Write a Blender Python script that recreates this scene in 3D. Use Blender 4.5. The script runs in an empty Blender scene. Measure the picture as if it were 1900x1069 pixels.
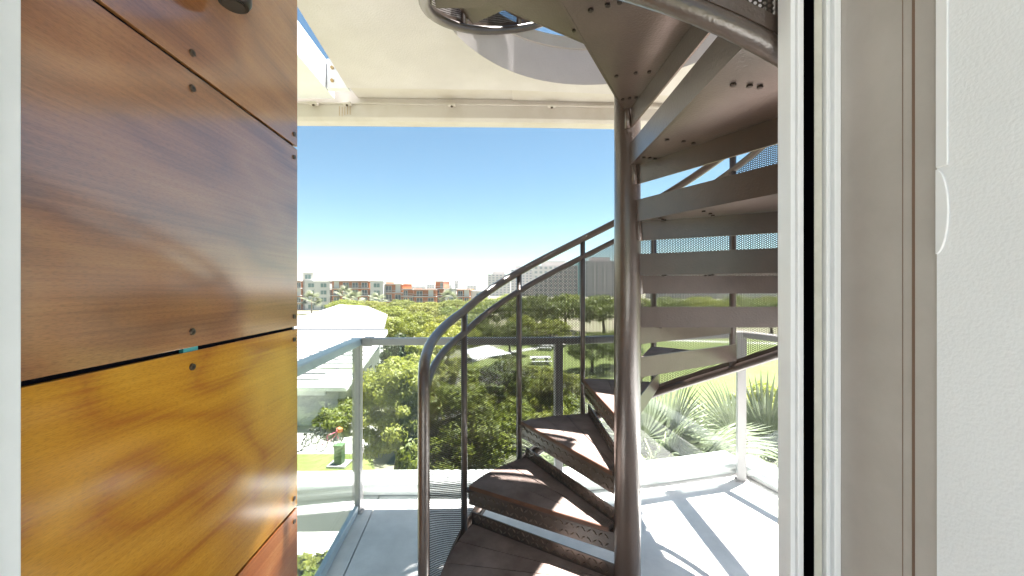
import bpy, math, random
from mathutils import Vector, Matrix
R = math.radians
random.seed(7)
S = bpy.context.scene
COL = S.collection

# ------------------------------------------------------------ camera, sky, sun
F = 690.0                      # focal length in pixels of the 1900 px wide photograph
CH = 1.378                     # eye height above the balcony floor
cam_d = bpy.data.cameras.new('camera')
cam_d.sensor_width = 36.0
cam_d.lens = 36.0 * F / 1900.0
cam_d.clip_start = 0.02
cam_d.clip_end = 6000
cam = bpy.data.objects.new('camera', cam_d)
cam.location = (0, 0, CH)
cam.rotation_euler = (R(90), 0, 0)
COL.objects.link(cam)
S.camera = cam

SUN = Vector((0.195, 0.12, 1.0)).normalized()
w = bpy.data.worlds.new('World')
S.world = w
w.use_nodes = True
wn = w.node_tree.nodes
sky = wn.new('ShaderNodeTexSky')
sky.sky_type = 'NISHITA'
sky.sun_disc = False
sky.sun_elevation = math.asin(SUN.z)
sky.sun_rotation = math.atan2(SUN.x, SUN.y)
sky.air_density = 1.0
sky.dust_density = 0.05
sky.ozone_density = 2.0
wn['Background'].inputs['Strength'].default_value = 0.05
tint = wn.new('ShaderNodeVectorMath')          # the photograph's exposure and cyan balance, the same all over the sky
tint.operation = 'MULTIPLY'
tint.inputs[1].default_value = (0.35, 0.435, 0.405)
w.node_tree.links.new(sky.outputs[0], tint.inputs[0])
w.node_tree.links.new(tint.outputs[0], wn['Background'].inputs['Color'])

sd = bpy.data.lights.new('sun', 'SUN')
sd.energy = 4.4
sd.angle = R(0.5)
sd.color = (1.0, 0.96, 0.90)
so = bpy.data.objects.new('sun', sd)
so.rotation_euler = SUN.to_track_quat('Z', 'Y').to_euler()
so.location = (3, 2, 12)
COL.objects.link(so)

S.view_settings.view_transform = 'Standard'
S.view_settings.look = 'None'
S.view_settings.gamma = 1.0
S.view_settings.use_curve_mapping = False
S.view_settings.exposure = 3.1
S.render.resolution_x = 1024
S.render.resolution_y = 576
S.render.engine = 'CYCLES'
S.cycles.transparent_max_bounces = 24
S.cycles.max_bounces = 8
S.cycles.diffuse_bounces = 5

GZ = CH - 9.0                  # street level, three storeys below


def at(px, py, Y):
    return Vector(((px - 950) / F * Y, Y, CH - (py - 534.5) / F * Y))


def gx(px, Y):
    return (px - 950) / F * Y


# ------------------------------------------------------------ materials
MATS = {}


def mat(name, col, rough=0.6, metal=0.0, spec=0.5, col2=None, nscale=8.0, detail=6.0, stretch=(1, 1, 1),
        bump=0.0, bscale=None, coat=0.0, crough=0.1, lo=0.35, hi=0.65, trans=0.0):
    if name in MATS:
        return MATS[name]
    m = bpy.data.materials.new(name)
    m.use_nodes = True
    nt = m.node_tree
    b = nt.nodes['Principled BSDF']
    b.inputs['Base Color'].default_value = (*col, 1)
    b.inputs['Roughness'].default_value = rough
    b.inputs['Metallic'].default_value = metal
    b.inputs['Specular IOR Level'].default_value = spec
    b.inputs['Coat Weight'].default_value = coat
    b.inputs['Coat Roughness'].default_value = crough
    tc = mp = None
    if col2 or bump:
        tc = nt.nodes.new('ShaderNodeTexCoord')
        mp = nt.nodes.new('ShaderNodeMapping')
        mp.inputs['Scale'].default_value = stretch
        nt.links.new(tc.outputs['Object'], mp.inputs['Vector'])
    if col2:
        n = nt.nodes.new('ShaderNodeTexNoise')
        n.inputs['Scale'].default_value = nscale
        n.inputs['Detail'].default_value = detail
        n.inputs['Roughness'].default_value = 0.62
        nt.links.new(mp.outputs[0], n.inputs['Vector'])
        r = nt.nodes.new('ShaderNodeValToRGB')
        r.color_ramp.elements[0].position = lo
        r.color_ramp.elements[1].position = hi
        r.color_ramp.elements[0].color = (*col, 1)
        r.color_ramp.elements[1].color = (*col2, 1)
        nt.links.new(n.outputs['Fac'], r.inputs[0])
        nt.links.new(r.outputs[0], b.inputs['Base Color'])
    if bump:
        n2 = nt.nodes.new('ShaderNodeTexNoise')
        n2.inputs['Scale'].default_value = bscale or nscale * 6
        n2.inputs['Detail'].default_value = 4
        nt.links.new(mp.outputs[0], n2.inputs['Vector'])
        bp = nt.nodes.new('ShaderNodeBump')
        bp.inputs['Strength'].default_value = bump
        bp.inputs['Distance'].default_value = 0.004
        nt.links.new(n2.outputs['Fac'], bp.inputs['Height'])
        nt.links.new(bp.outputs[0], b.inputs['Normal'])
        if coat:
            nt.links.new(bp.outputs[0], b.inputs['Coat Normal'])
    MATS[name] = m
    return m


def leaf_mat(name, c1, c2, trans=0.48):
    if name in MATS:
        return MATS[name]
    m = bpy.data.materials.new(name)
    m.use_nodes = True
    nt = m.node_tree
    b = nt.nodes['Principled BSDF']
    b.inputs['Roughness'].default_value = 0.55
    g = nt.nodes.new('ShaderNodeNewGeometry')
    oi = nt.nodes.new('ShaderNodeObjectInfo')
    r = nt.nodes.new('ShaderNodeValToRGB')
    r.color_ramp.elements[0].color = (*c1, 1)
    r.color_ramp.elements[1].color = (*c2, 1)
    nt.links.new(g.outputs['Random Per Island'], r.inputs[0])
    hs = nt.nodes.new('ShaderNodeHueSaturation')
    mr = nt.nodes.new('ShaderNodeMapRange')
    mr.inputs['To Min'].default_value = 0.75
    mr.inputs['To Max'].default_value = 1.25
    nt.links.new(oi.outputs['Random'], mr.inputs['Value'])
    nt.links.new(mr.outputs[0], hs.inputs['Value'])
    nt.links.new(r.outputs[0], hs.inputs['Color'])
    nt.links.new(hs.outputs[0], b.inputs['Base Color'])
    t = nt.nodes.new('ShaderNodeBsdfTranslucent')
    nt.links.new(hs.outputs[0], t.inputs['Color'])
    mx = nt.nodes.new('ShaderNodeMixShader')
    mx.inputs[0].default_value = trans
    nt.links.new(b.outputs[0], mx.inputs[1])
    nt.links.new(t.outputs[0], mx.inputs[2])
    nt.links.new(mx.outputs[0], nt.nodes['Material Output'].inputs['Surface'])
    MATS[name] = m
    return m


def glass_mat():
    m = bpy.data.materials.new('balcony_glass')
    m.use_nodes = True
    nt = m.node_tree
    nt.nodes.remove(nt.nodes['Principled BSDF'])
    tr = nt.nodes.new('ShaderNodeBsdfTransparent')
    tr.inputs['Color'].default_value = (0.93, 0.97, 0.965, 1)
    gl = nt.nodes.new('ShaderNodeBsdfGlossy')
    gl.inputs['Roughness'].default_value = 0.01
    df = nt.nodes.new('ShaderNodeBsdfDiffuse')
    df.inputs['Color'].default_value = (0.85, 0.88, 0.88, 1)
    lw_ = nt.nodes.new('ShaderNodeLayerWeight')       # Schlick reflectance, the same from both faces of the pane
    lw_.inputs['Blend'].default_value = 0.5
    pw = nt.nodes.new('ShaderNodeMath')
    pw.operation = 'POWER'
    pw.inputs[1].default_value = 5.0
    nt.links.new(lw_.outputs['Facing'], pw.inputs[0])
    fr = nt.nodes.new('ShaderNodeMath')
    fr.operation = 'MULTIPLY_ADD'
    fr.inputs[1].default_value = 0.95
    fr.inputs[2].default_value = 0.04
    nt.links.new(pw.outputs[0], fr.inputs[0])
    a = nt.nodes.new('ShaderNodeMixShader')
    a.inputs[0].default_value = 0.014          # a film of dust
    nt.links.new(tr.outputs[0], a.inputs[1])
    nt.links.new(df.outputs[0], a.inputs[2])
    c = nt.nodes.new('ShaderNodeMixShader')
    nt.links.new(fr.outputs[0], c.inputs[0])
    nt.links.new(a.outputs[0], c.inputs[1])
    nt.links.new(gl.outputs[0], c.inputs[2])
    nt.links.new(c.outputs[0], nt.nodes['Material Output'].inputs['Surface'])
    MATS['glass'] = m
    return m


def perforated_mat():
    """sheet steel with staggered round holes, laid out in metres in the UV map"""
    m = bpy.data.materials.new('perforated_steel')
    m.use_nodes = True
    nt = m.node_tree
    N = nt.nodes
    L = nt.links
    b = N['Principled BSDF']
    b.inputs['Base Color'].default_value = (0.035, 0.027, 0.023, 1)
    b.inputs['Roughness'].default_value = 0.5
    b.inputs['Specular IOR Level'].default_value = 0.15
    uv = N.new('ShaderNodeUVMap')
    uv.uv_map = 'sheet'
    p, rad = 0.0098, 0.0031
    lens = []
    for off in (0.0, 0.5):
        v1 = N.new('ShaderNodeVectorMath')
        v1.operation = 'MULTIPLY'
        v1.inputs[1].default_value = (1 / (p * 1.732), 1 / p, 0)
        L.new(uv.outputs[0], v1.inputs[0])
        v2 = N.new('ShaderNodeVectorMath')
        v2.operation = 'ADD'
        v2.inputs[1].default_value = (off, off, 0)
        L.new(v1.outputs[0], v2.inputs[0])
        v3 = N.new('ShaderNodeVectorMath')
        v3.operation = 'FRACTION'
        L.new(v2.outputs[0], v3.inputs[0])
        v4 = N.new('ShaderNodeVectorMath')
        v4.operation = 'SUBTRACT'
        v4.inputs[1].default_value = (0.5, 0.5, 0)
        L.new(v3.outputs[0], v4.inputs[0])
        v5 = N.new('ShaderNodeVectorMath')
        v5.operation = 'MULTIPLY'
        v5.inputs[1].default_value = (p * 1.732, p, 0)
        L.new(v4.outputs[0], v5.inputs[0])
        v6 = N.new('ShaderNodeVectorMath')
        v6.operation = 'LENGTH'
        L.new(v5.outputs[0], v6.inputs[0])
        lens.append(v6.outputs['Value'])
    mn = N.new('ShaderNodeMath')
    mn.operation = 'MINIMUM'
    L.new(lens[0], mn.inputs[0])
    L.new(lens[1], mn.inputs[1])
    lt = N.new('ShaderNodeMath')
    lt.operation = 'LESS_THAN'
    lt.inputs[1].default_value = rad
    L.new(mn.outputs[0], lt.inputs[0])
    tr = N.new('ShaderNodeBsdfTransparent')
    mx = N.new('ShaderNodeMixShader')
    L.new(lt.outputs[0], mx.inputs[0])
    L.new(b.outputs[0], mx.inputs[1])
    L.new(tr.outputs[0], mx.inputs[2])
    L.new(mx.outputs[0], N['Material Output'].inputs['Surface'])
    return m


def wood_panel_mat(name, dark, light, red, seed, ior, crough):
    m = bpy.data.materials.new(name)
    m.use_nodes = True
    nt = m.node_tree
    N = nt.nodes
    L = nt.links
    b = N['Principled BSDF']
    tc = N.new('ShaderNodeTexCoord')
    mp = N.new('ShaderNodeMapping')
    mp.inputs['Location'].default_value = (seed, seed * 2.3, seed * 1.7)
    mp.inputs['Scale'].default_value = (1, 0.55, 2.2)
    L.new(tc.outputs['Object'], mp.inputs['Vector'])
    n1 = N.new('ShaderNodeTexNoise')
    n1.inputs['Scale'].default_value = 1.25
    n1.inputs['Detail'].default_value = 2
    L.new(mp.outputs[0], n1.inputs['Vector'])
    mul = N.new('ShaderNodeMath')
    mul.operation = 'MULTIPLY'
    mul.inputs[1].default_value = 7.0
    L.new(n1.outputs['Fac'], mul.inputs[0])
    fr = N.new('ShaderNodeMath')
    fr.operation = 'PINGPONG'
    fr.inputs[1].default_value = 0.5
    L.new(mul.outputs[0], fr.inputs[0])
    mp2 = N.new('ShaderNodeMapping')
    mp2.inputs['Scale'].default_value = (1, 4, 42)
    L.new(tc.outputs['Object'], mp2.inputs['Vector'])
    n2 = N.new('ShaderNodeTexNoise')
    n2.inputs['Scale'].default_value = 3.0
    n2.inputs['Detail'].default_value = 8
    n2.inputs['Distortion'].default_value = 0.4
    L.new(mp2.outputs[0], n2.inputs['Vector'])
    ad = N.new('ShaderNodeMath')
    ad.operation = 'ADD'
    sc = N.new('ShaderNodeMath')
    sc.operation = 'MULTIPLY'
    sc.inputs[1].default_value = 0.75
    L.new(fr.outputs[0], sc.inputs[0])
    L.new(sc.outputs[0], ad.inputs[0])
    s2 = N.new('ShaderNodeMath')
    s2.operation = 'MULTIPLY_ADD'
    s2.inputs[1].default_value = 0.66
    s2.inputs[2].default_value = 0.10
    L.new(n2.outputs['Fac'], s2.inputs[0])
    L.new(s2.outputs[0], ad.inputs[1])
    r = N.new('ShaderNodeValToRGB')
    r.color_ramp.elements[0].position = 0.36
    r.color_ramp.elements[0].color = (*dark, 1)
    r.color_ramp.elements[1].position = 0.92
    r.color_ramp.elements[1].color = (*light, 1)
    e = r.color_ramp.elements.new(0.62)
    e.color = (*red, 1)
    L.new(ad.outputs[0], r.inputs[0])
    mp3 = N.new('ShaderNodeMapping')
    mp3.inputs['Scale'].default_value = (60, 34, 430)
    L.new(tc.outputs['Object'], mp3.inputs['Vector'])
    n3 = N.new('ShaderNodeTexNoise')          # short open pores
    n3.inputs['Scale'].default_value = 1.6
    n3.inputs['Detail'].default_value = 3
    L.new(mp3.outputs[0], n3.inputs['Vector'])
    r3 = N.new('ShaderNodeMapRange')
    r3.inputs['From Min'].default_value = 0.38
    r3.inputs['From Max'].default_value = 0.52
    r3.inputs['To Min'].default_value = 0.80
    r3.inputs['To Max'].default_value = 1.0
    L.new(n3.outputs['Fac'], r3.inputs['Value'])
    vm = N.new('ShaderNodeVectorMath')
    vm.operation = 'SCALE'
    L.new(r.outputs[0], vm.inputs[0])
    L.new(r3.outputs[0], vm.inputs['Scale'])
    L.new(vm.outputs[0], b.inputs['Base Color'])
    b.inputs['Roughness'].default_value = 0.5
    b.inputs['Coat Weight'].default_value = 1.0
    b.inputs['Coat Roughness'].default_value = crough
    b.inputs['Coat IOR'].default_value = ior
    b.inputs['Specular IOR Level'].default_value = 0.1
    bp = N.new('ShaderNodeBump')
    bp.inputs['Strength'].default_value = 0.03
    bp.inputs['Distance'].default_value = 0.002
    L.new(n2.outputs['Fac'], bp.inputs['Height'])
    L.new(bp.outputs[0], b.inputs['Normal'])
    MATS[name] = m
    return m


# ------------------------------------------------------------ mesh helpers
class MB:
    def __init__(s):
        s.v = []
        s.f = []
        s.uv = None

    def quad(s, a, b, c, d):
        i = len(s.v)
        s.v += [tuple(a), tuple(b), tuple(c), tuple(d)]
        s.f.append((i, i + 1, i + 2, i + 3))

    def box(s, x0, x1, y0, y1, z0, z1):
        i = len(s.v)
        s.v += [(x, y, z) for z in (z0, z1) for x, y in ((x0, y0), (x1, y0), (x1, y1), (x0, y1))]
        s.f += [(i + 3, i + 2, i + 1, i), (i + 4, i + 5, i + 6, i + 7), (i, i + 1, i + 5, i + 4),
                (i + 1, i + 2, i + 6, i + 5), (i + 2, i + 3, i + 7, i + 6), (i + 3, i, i + 4, i + 7)]
        return s

    def prism(s, poly, z0, z1):
        """poly counter-clockwise from above; z0, z1 numbers"""
        n = len(poly)
        i = len(s.v)
        s.v += [(p[0], p[1], z0) for p in poly] + [(p[0], p[1], z1) for p in poly]
        s.f.append(tuple(i + n - 1 - k for k in range(n)))
        s.f.append(tuple(i + n + k for k in range(n)))
        for k in range(n):
            j = (k + 1) % n
            s.f.append((i + k, i + j, i + n + j, i + n + k))
        return s

    def bar(s, a, b, wid, hei, up=(0, 0, 1)):
        """rectangular bar from a to b"""
        a = Vector(a)
        b = Vector(b)
        d = (b - a).normalized()
        u = Vector(up)
        sd_ = d.cross(u)
        if sd_.length < 1e-4:
            sd_ = d.cross(Vector((1, 0, 0)))
        sd_.normalize()
        u = sd_.cross(d)
        i = len(s.v)
        for p in (a, b):
            for q, r_ in ((-1, -1), (1, -1), (1, 1), (-1, 1)):
                s.v.append(tuple(p + sd_ * q * wid / 2 + u * r_ * hei / 2))
        s.f += [(i + 3, i + 2, i + 1, i), (i + 4, i + 5, i + 6, i + 7)]
        for k in range(4):
            j = (k + 1) % 4
            s.f.append((i + k, i + j, i + 4 + j, i + 4 + k))
        return s

    def tube(s, pts, rad, n=12, cap=True):
        pts = [Vector(p) for p in pts]
        if not hasattr(rad, '__len__'):
            rad = [rad] * len(pts)
        i0 = len(s.v)
        t0 = (pts[1] - pts[0]).normalized()
        u = t0.cross(Vector((0, 0, 1)))
        if u.length < 0.05:
            u = t0.cross(Vector((1, 0, 0)))
        u.normalize()
        for k, p in enumerate(pts):
            if k == 0:
                t = pts[1] - pts[0]
            elif k == len(pts) - 1:
                t = pts[-1] - pts[-2]
            else:
                t = pts[k + 1] - pts[k - 1]
            t.normalize()
            u = u - t * u.dot(t)
            u.normalize()
            v = t.cross(u)
            for q in range(n):
                a = 2 * math.pi * q / n
                s.v.append(tuple(p + (u * math.cos(a) + v * math.sin(a)) * rad[k]))
        for k in range(len(pts) - 1):
            for q in range(n):
                j = (q + 1) % n
                a = i0 + k * n
                s.f.append((a + q, a + j, a + n + j, a + n + q))
        if cap:
            s.f.append(tuple(i0 + n - 1 - q for q in range(n)))
            e = i0 + (len(pts) - 1) * n
            s.f.append(tuple(e + q for q in range(n)))
        return s

    def ribbon(s, prof, path, closed=True):
        """sweep a profile [(out, z)] along a plan path [(x, y)] (left of travel is out > 0)"""
        i0 = len(s.v)
        n = len(prof)
        P = [Vector((p[0], p[1], 0)) for p in path]
        for k, p in enumerate(P):
            t = (P[min(k + 1, len(P) - 1)] - P[max(k - 1, 0)]).normalized()
            nn = Vector((-t.y, t.x, 0))
            for o, z in prof:
                q = p + nn * o
                s.v.append((q.x, q.y, z))
        for k in range(len(P) - 1):
            for q in range(n if closed else n - 1):
                j = (q + 1) % n
                a = i0 + k * n
                s.f.append((a + q, a + n + q, a + n + j, a + j))
        if closed:
            s.f.append(tuple(i0 + q for q in range(n)))
            e = i0 + (len(P) - 1) * n
            s.f.append(tuple(e + n - 1 - q for q in range(n)))
        return s

    def mesh(s, name, smooth=False):
        me = bpy.data.meshes.new(name)
        me.from_pydata(s.v, [], s.f)
        if smooth:
            me.polygons.foreach_set('use_smooth', [len(f) <= 4 for f in s.f])
        me.update()
        return me

    def build(s, name, material, parent=None, smooth=False, bevel=0.0, loc=None):
        me = s.mesh(name, smooth)
        return link(name, me, material, parent, bevel, loc)


def link(name, me, material, parent=None, bevel=0.0, loc=None, rot=None):
    if material and not me.materials:
        me.materials.append(material)
    o = bpy.data.objects.new(name, me)
    COL.objects.link(o)
    if loc is not None:
        o.location = loc
    if rot is not None:
        o.rotation_euler = rot
    if parent:
        o.parent = parent
    if bevel:
        md = o.modifiers.new('edge', 'BEVEL')
        md.width = bevel
        md.segments = 2
        md.limit_method = 'ANGLE'
    return o


def tag(o, label, cat, group=None, kind=None):
    o['label'] = label
    o['category'] = cat
    if group:
        o['group'] = group
    if kind:
        o['kind'] = kind
    return o


def struct(o):
    o['kind'] = 'structure'
    return o


def empty(name, loc=(0, 0, 0), rz=0.0):
    o = bpy.data.objects.new(name, None)
    COL.objects.link(o)
    o.location = loc
    o.rotation_euler = (0, 0, rz)
    return o


def copy_tree(o, parent=None):
    c = o.copy()
    COL.objects.link(c)
    c.parent = parent
    for ch in list(o.children):
        copy_tree(ch, c)
    return c


def smooth_path(pts, n=8):
    """Catmull-Rom through the points (any dimension)"""
    P = [Vector(p) for p in pts]
    out = []
    for i in range(len(P) - 1):
        p0 = P[max(i - 1, 0)]
        p1, p2 = P[i], P[i + 1]
        p3 = P[min(i + 2, len(P) - 1)]
        for k in range(n):
            t = k / n
            out.append(0.5 * ((2 * p1) + (p2 - p0) * t + (2 * p0 - 5 * p1 + 4 * p2 - p3) * t * t +
                              (3 * p1 - p0 - 3 * p2 + p3) * t ** 3))
    out.append(P[-1])
    return out


# palette
STEEL = mat('bronze_enamel_steel', (0.064, 0.045, 0.037), rough=0.34, col2=(0.088, 0.062, 0.050), nscale=5, bump=0.25,
            bscale=150, coat=0.85, crough=0.14)
STEEL_D = mat('diamond_plate_steel', (0.14, 0.10, 0.075), rough=0.30, col2=(0.09, 0.065, 0.045), nscale=9, bump=0.1, metal=0.4)
PERF = perforated_mat()
BOARD = mat('weathered_tread_wood', (0.14, 0.098, 0.084), rough=0.75, col2=(0.25, 0.195, 0.175), nscale=5,
            stretch=(1, 1, 1), bump=0.35, bscale=60)
BOARD_E = mat('oiled_nosing_wood', (0.085, 0.035, 0.02), rough=0.6, col2=(0.14, 0.062, 0.038), nscale=14, bump=0.2)
BOLT = mat('dark_bolt_steel', (0.05, 0.04, 0.035), rough=0.35, metal=0.7)
BOLT_S = mat('stainless_bolt', (0.10, 0.075, 0.055), rough=0.4, metal=0.8)
ALU = mat('grey_powder_coat', (0.36, 0.35, 0.35), rough=0.38, col2=(0.40, 0.39, 0.39), nscale=6)
ALU_B = mat('pale_blue_powder_coat', (0.40, 0.50, 0.56), rough=0.35, col2=(0.44, 0.53, 0.58), nscale=6)
GLASS = glass_mat()
STUCCO = mat('cream_stucco', (0.585, 0.55, 0.56), rough=0.85, col2=(0.645, 0.61, 0.62), nscale=3, bump=0.5, bscale=120)
PAINT = mat('cream_painted_steel', (0.60, 0.56, 0.53), rough=0.5, col2=(0.52, 0.465, 0.41), nscale=4, lo=0.45, hi=0.8)
WHITE = mat('white_paint', (0.80, 0.82, 0.84), rough=0.5, col2=(0.75, 0.77, 0.785), nscale=5)
CONC = mat('balcony_concrete', (0.60, 0.60, 0.595), rough=0.8, col2=(0.82, 0.82, 0.81), nscale=2.6, detail=10, bump=0.15,
           bscale=90)
RUST = mat('rust_stain', (0.42, 0.25, 0.08), rough=0.9, col2=(0.55, 0.42, 0.22), nscale=30)
GAP_SHADE = mat('painted_gap_shade', (0.003, 0.0025, 0.004), rough=1.0, spec=0.0)  # near-black colour stands in for the shade inside the door frame gaps
BACKING = mat('dark_weather_barrier', (0.008, 0.007, 0.014), rough=0.9, spec=0.1)

# ------------------------------------------------------------ balcony floor
rail_pts = [(-0.955, 2.30), (0.29, 2.335), (1.645, 2.67)]
CORNER_R = Vector((1.645, 2.67))
curb_path = smooth_path([(-3.2, 2.50, 0), (-2.2, 2.455, 0), (-1.4, 2.45, 0), (-0.95, 2.465, 0), (-0.3, 2.475, 0),
                         (0.3, 2.50, 0), (0.9, 2.59, 0), (1.3, 2.68, 0), (1.69, 2.785, 0)], 6)
curb_xy = [(p.x, p.y) for p in curb_path]
curb_right = [(1.69, 2.785), (1.81, 2.43), (2.02, 1.85), (2.3, 1.1)]


def edge_x(Y):      # left floor edge, just outside the glass shoe
    return -0.975 - 0.097 * (Y - 2.30)


floor = empty('balcony_floor', (0, 0, 0))
struct(floor)


def joint_x(Y):
    return -0.861 - 0.107 * (Y - 2.286)


back = [p for p in curb_xy if p[0] > -0.86]
poly = [(joint_x(0.55) + 0.003, 0.55), (2.5, 0.55), (2.32, 1.1), (2.03, 1.85), (1.83, 2.43), (1.70, 2.80)]
poly += [(p[0], p[1] + 0.02) for p in reversed(back)]
poly += [(joint_x(2.48) + 0.003, 2.488)]
MB().prism(poly, -0.16, 0.0).build('slab', CONC, floor, bevel=0.002)
poly = [(edge_x(0.55), 0.55), (joint_x(0.55) - 0.003, 0.55), (joint_x(2.48) - 0.003, 2.485), (edge_x(2.48), 2.485)]
MB().prism(poly, -0.16, 0.0).build('slab', CONC, floor, bevel=0.002)
MB().box(-1.0, 2.2, 0.56, 2.40, -0.30, -0.17).build('slab_bed', CONC, floor)

# curved white edge coping
COPING = mat('white_coping_paint', (0.50, 0.50, 0.50), rough=0.6, col2=(0.58, 0.58, 0.575), nscale=4, detail=8)
curb = empty('edge_coping', (0, 2.5, 0))
tag(curb, 'curved white coping running along the outer balcony edge', 'coping')
pb = [(-0.004, 0.004), (-0.004, 0.042), (0.16, 0.042), (0.16, -0.25), (0.03, -0.25), (0.03, 0.004)]
pc = [(-0.028, 0.046), (-0.034, 0.060), (-0.034, 0.092), (-0.022, 0.108), (0.12, 0.112), (0.14, 0.10), (0.14, 0.046)]


def shift(path):
    return [(p[0], p[1] - 2.5) for p in path]


MB().ribbon(pb, shift(curb_xy)).build('curb_base', COPING, curb, bevel=0.003)
MB().ribbon(pc, shift(curb_xy)).build('curb_cap', COPING, curb, smooth=False, bevel=0.003)
cr = [(p.x, p.y) for p in smooth_path([(x, y, 0) for x, y in curb_right], 5)]
MB().ribbon([(o, z) for o, z in pb], shift(cr)).build('curb_base', COPING, curb, bevel=0.003)
MB().ribbon([(o, z + 0.001) for o, z in pc], shift(cr)).build('curb_cap', COPING, curb, bevel=0.003)

# ------------------------------------------------------------ glass balustrade
bal = empty('glass_balustrade', (0, 2.3, 0))
tag(bal, 'grey framed balustrade with clear glass panes around the balcony', 'railing')
O = Vector((0, 2.3, 0))


def bp_(x, y, z):
    return Vector((x, y, z)) - O


def left_rail(Y):
    return -0.955 - 0.097 * (Y - 2.30)


HR = 1.07


def post(x, y, ang, wd=0.048, z0=0.0):
    m = MB()
    d = Vector((math.cos(ang), math.sin(ang), 0))
    m.bar(bp_(x, y, z0), bp_(x, y, HR - 0.045), wd, wd, up=d)
    o = m.build('post', ALU, bal, bevel=0.004)
    f = MB().bar(bp_(x, y, z0), bp_(x, y, z0 + 0.008), wd + 0.03, wd + 0.03, up=d)
    f.build('foot_plate', ALU, o, bevel=0.002)
    return o


post(-0.955, 2.30, 0)
post(0.29, 2.335, R(8))
post(1.645, 2.67, R(-20), 0.056)
# top rails
MB().bar(bp_(left_rail(1.1), 1.1, HR - 0.022), bp_(-0.955, 2.30, HR - 0.022), 0.062, 0.045).build('top_rail', ALU_B, bal,
                                                                                         bevel=0.008)
for a, b in ((rail_pts[0], rail_pts[1]), (rail_pts[1], rail_pts[2])):
    MB().bar(bp_(a[0] + 0.032, a[1], HR - 0.023), bp_(b[0] + 0.03, b[1], HR - 0.023), 0.058, 0.044).build('top_rail', ALU, bal,
                                                                                          bevel=0.008)
MB().bar(bp_(-0.918, 2.301, HR - 0.023), bp_(-0.86, 2.303, HR - 0.023), 0.066, 0.052).build('rail_sleeve', ALU, bal, bevel=0.004)
MB().bar(bp_(1.66, 2.64, HR - 0.0225), bp_(2.28, 1.0, HR - 0.0225), 0.058, 0.045).build('top_rail', ALU, bal, bevel=0.008)


def pane(a, b, z0, z1, t=0.010):
    m = MB()
    m.bar(bp_(a[0], a[1], (z0 + z1) / 2), bp_(b[0], b[1], (z0 + z1) / 2), t, z1 - z0)
    return m.build('glass_pane', GLASS, bal)


pane((left_rail(1.1), 1.1), (left_rail(2.265), 2.265), 0.05, HR - 0.047)
pane((-0.915, 2.302), (-0.885, 2.303), 0.06, HR - 0.047)
pane((-0.882, 2.303), (0.262, 2.334), 0.06, HR - 0.047)
pane((0.318, 2.342), (1.61, 2.661), 0.06, HR - 0.047)
pane((1.665, 2.63), (2.27, 1.02), 0.06, HR - 0.047)
# base shoe on the left
MB().bar(bp_(left_rail(1.1), 1.1, 0.028), bp_(left_rail(2.262), 2.262, 0.028), 0.03, 0.05).build('base_shoe', ALU_B, bal, bevel=0.004)

# ------------------------------------------------------------ canopy roof with the stair hole
PX, PY = 0.457, 1.474          # stair axis
HC, HT = 2.628, 2.90
roof = empty('canopy_roof', (0, 0, HC))
tag(roof, 'cream stucco canopy roof with a round stair opening', 'roof')


def soff_x(Y):
    return -1.028 - 0.111 * (Y - 2.325)


outer = [(soff_x(-0.2), -0.2), (1.30, -0.2), (1.30, 2.43), (0.667, 2.40), (0.0, 2.35), (soff_x(2.325), 2.325)]


def ray_hit(ang):
    d = (math.cos(ang), math.sin(ang))
    best = None
    for k in range(len(outer)):
        a = outer[k]
        b = outer[(k + 1) % len(outer)]
        ex, ey = b[0] - a[0], b[1] - a[1]
        den = d[0] * ey - d[1] * ex
        if abs(den) < 1e-9:
            continue
        t = ((a[0] - PX) * ey - (a[1] - PY) * ex) / den
        q = ((a[0] - PX) * d[1] - (a[1] - PY) * d[0]) / den
        if t > 0 and -1e-6 <= q <= 1 + 1e-6:
            best = t if best is None else min(best, t)
    return (PX + d[0] * best, PY + d[1] * best)


angs = sorted([2 * math.pi * k / 120 for k in range(120)] +
              [math.atan2(p[1] - PY, p[0] - PX) % (2 * math.pi) for p in outer])
RH = 0.815
m = MB()
n = len(angs)
for a in angs:
    o_ = ray_hit(a)
    c_ = (PX + RH * math.cos(a), PY + RH * math.sin(a))
    m.v += [(c_[0], c_[1], 0), (o_[0], o_[1], 0), (c_[0], c_[1], HT - HC), (o_[0], o_[1], HT - HC)]
for k in range(n):
    a, b = 4 * k, 4 * ((k + 1) % n)
    m.f += [(a, b, b + 1, a + 1), (a + 2, a + 3, b + 3, b + 2), (a, a + 2, b + 2, b), (a + 1, b + 1, b + 3, a + 3)]
m.build('soffit_slab', STUCCO, roof)
# rim trim at the top of the hole
m = MB()
for k in range(97):
    a = 2 * math.pi * k / 96
    for r_, z in ((RH - 0.012, 0.215), (RH - 0.002, 0.215), (RH - 0.002, 0.285), (RH - 0.012, 0.285)):
        m.v.append((PX + r_ * math.cos(a), PY + r_ * math.sin(a), z))
for k in range(96):
    for q in range(4):
        j = (q + 1) % 4
        m.f.append((4 * k + q, 4 * k + j, 4 * k + 4 + j, 4 * k + 4 + q))
m.build('opening_trim', PAINT, roof)
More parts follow.
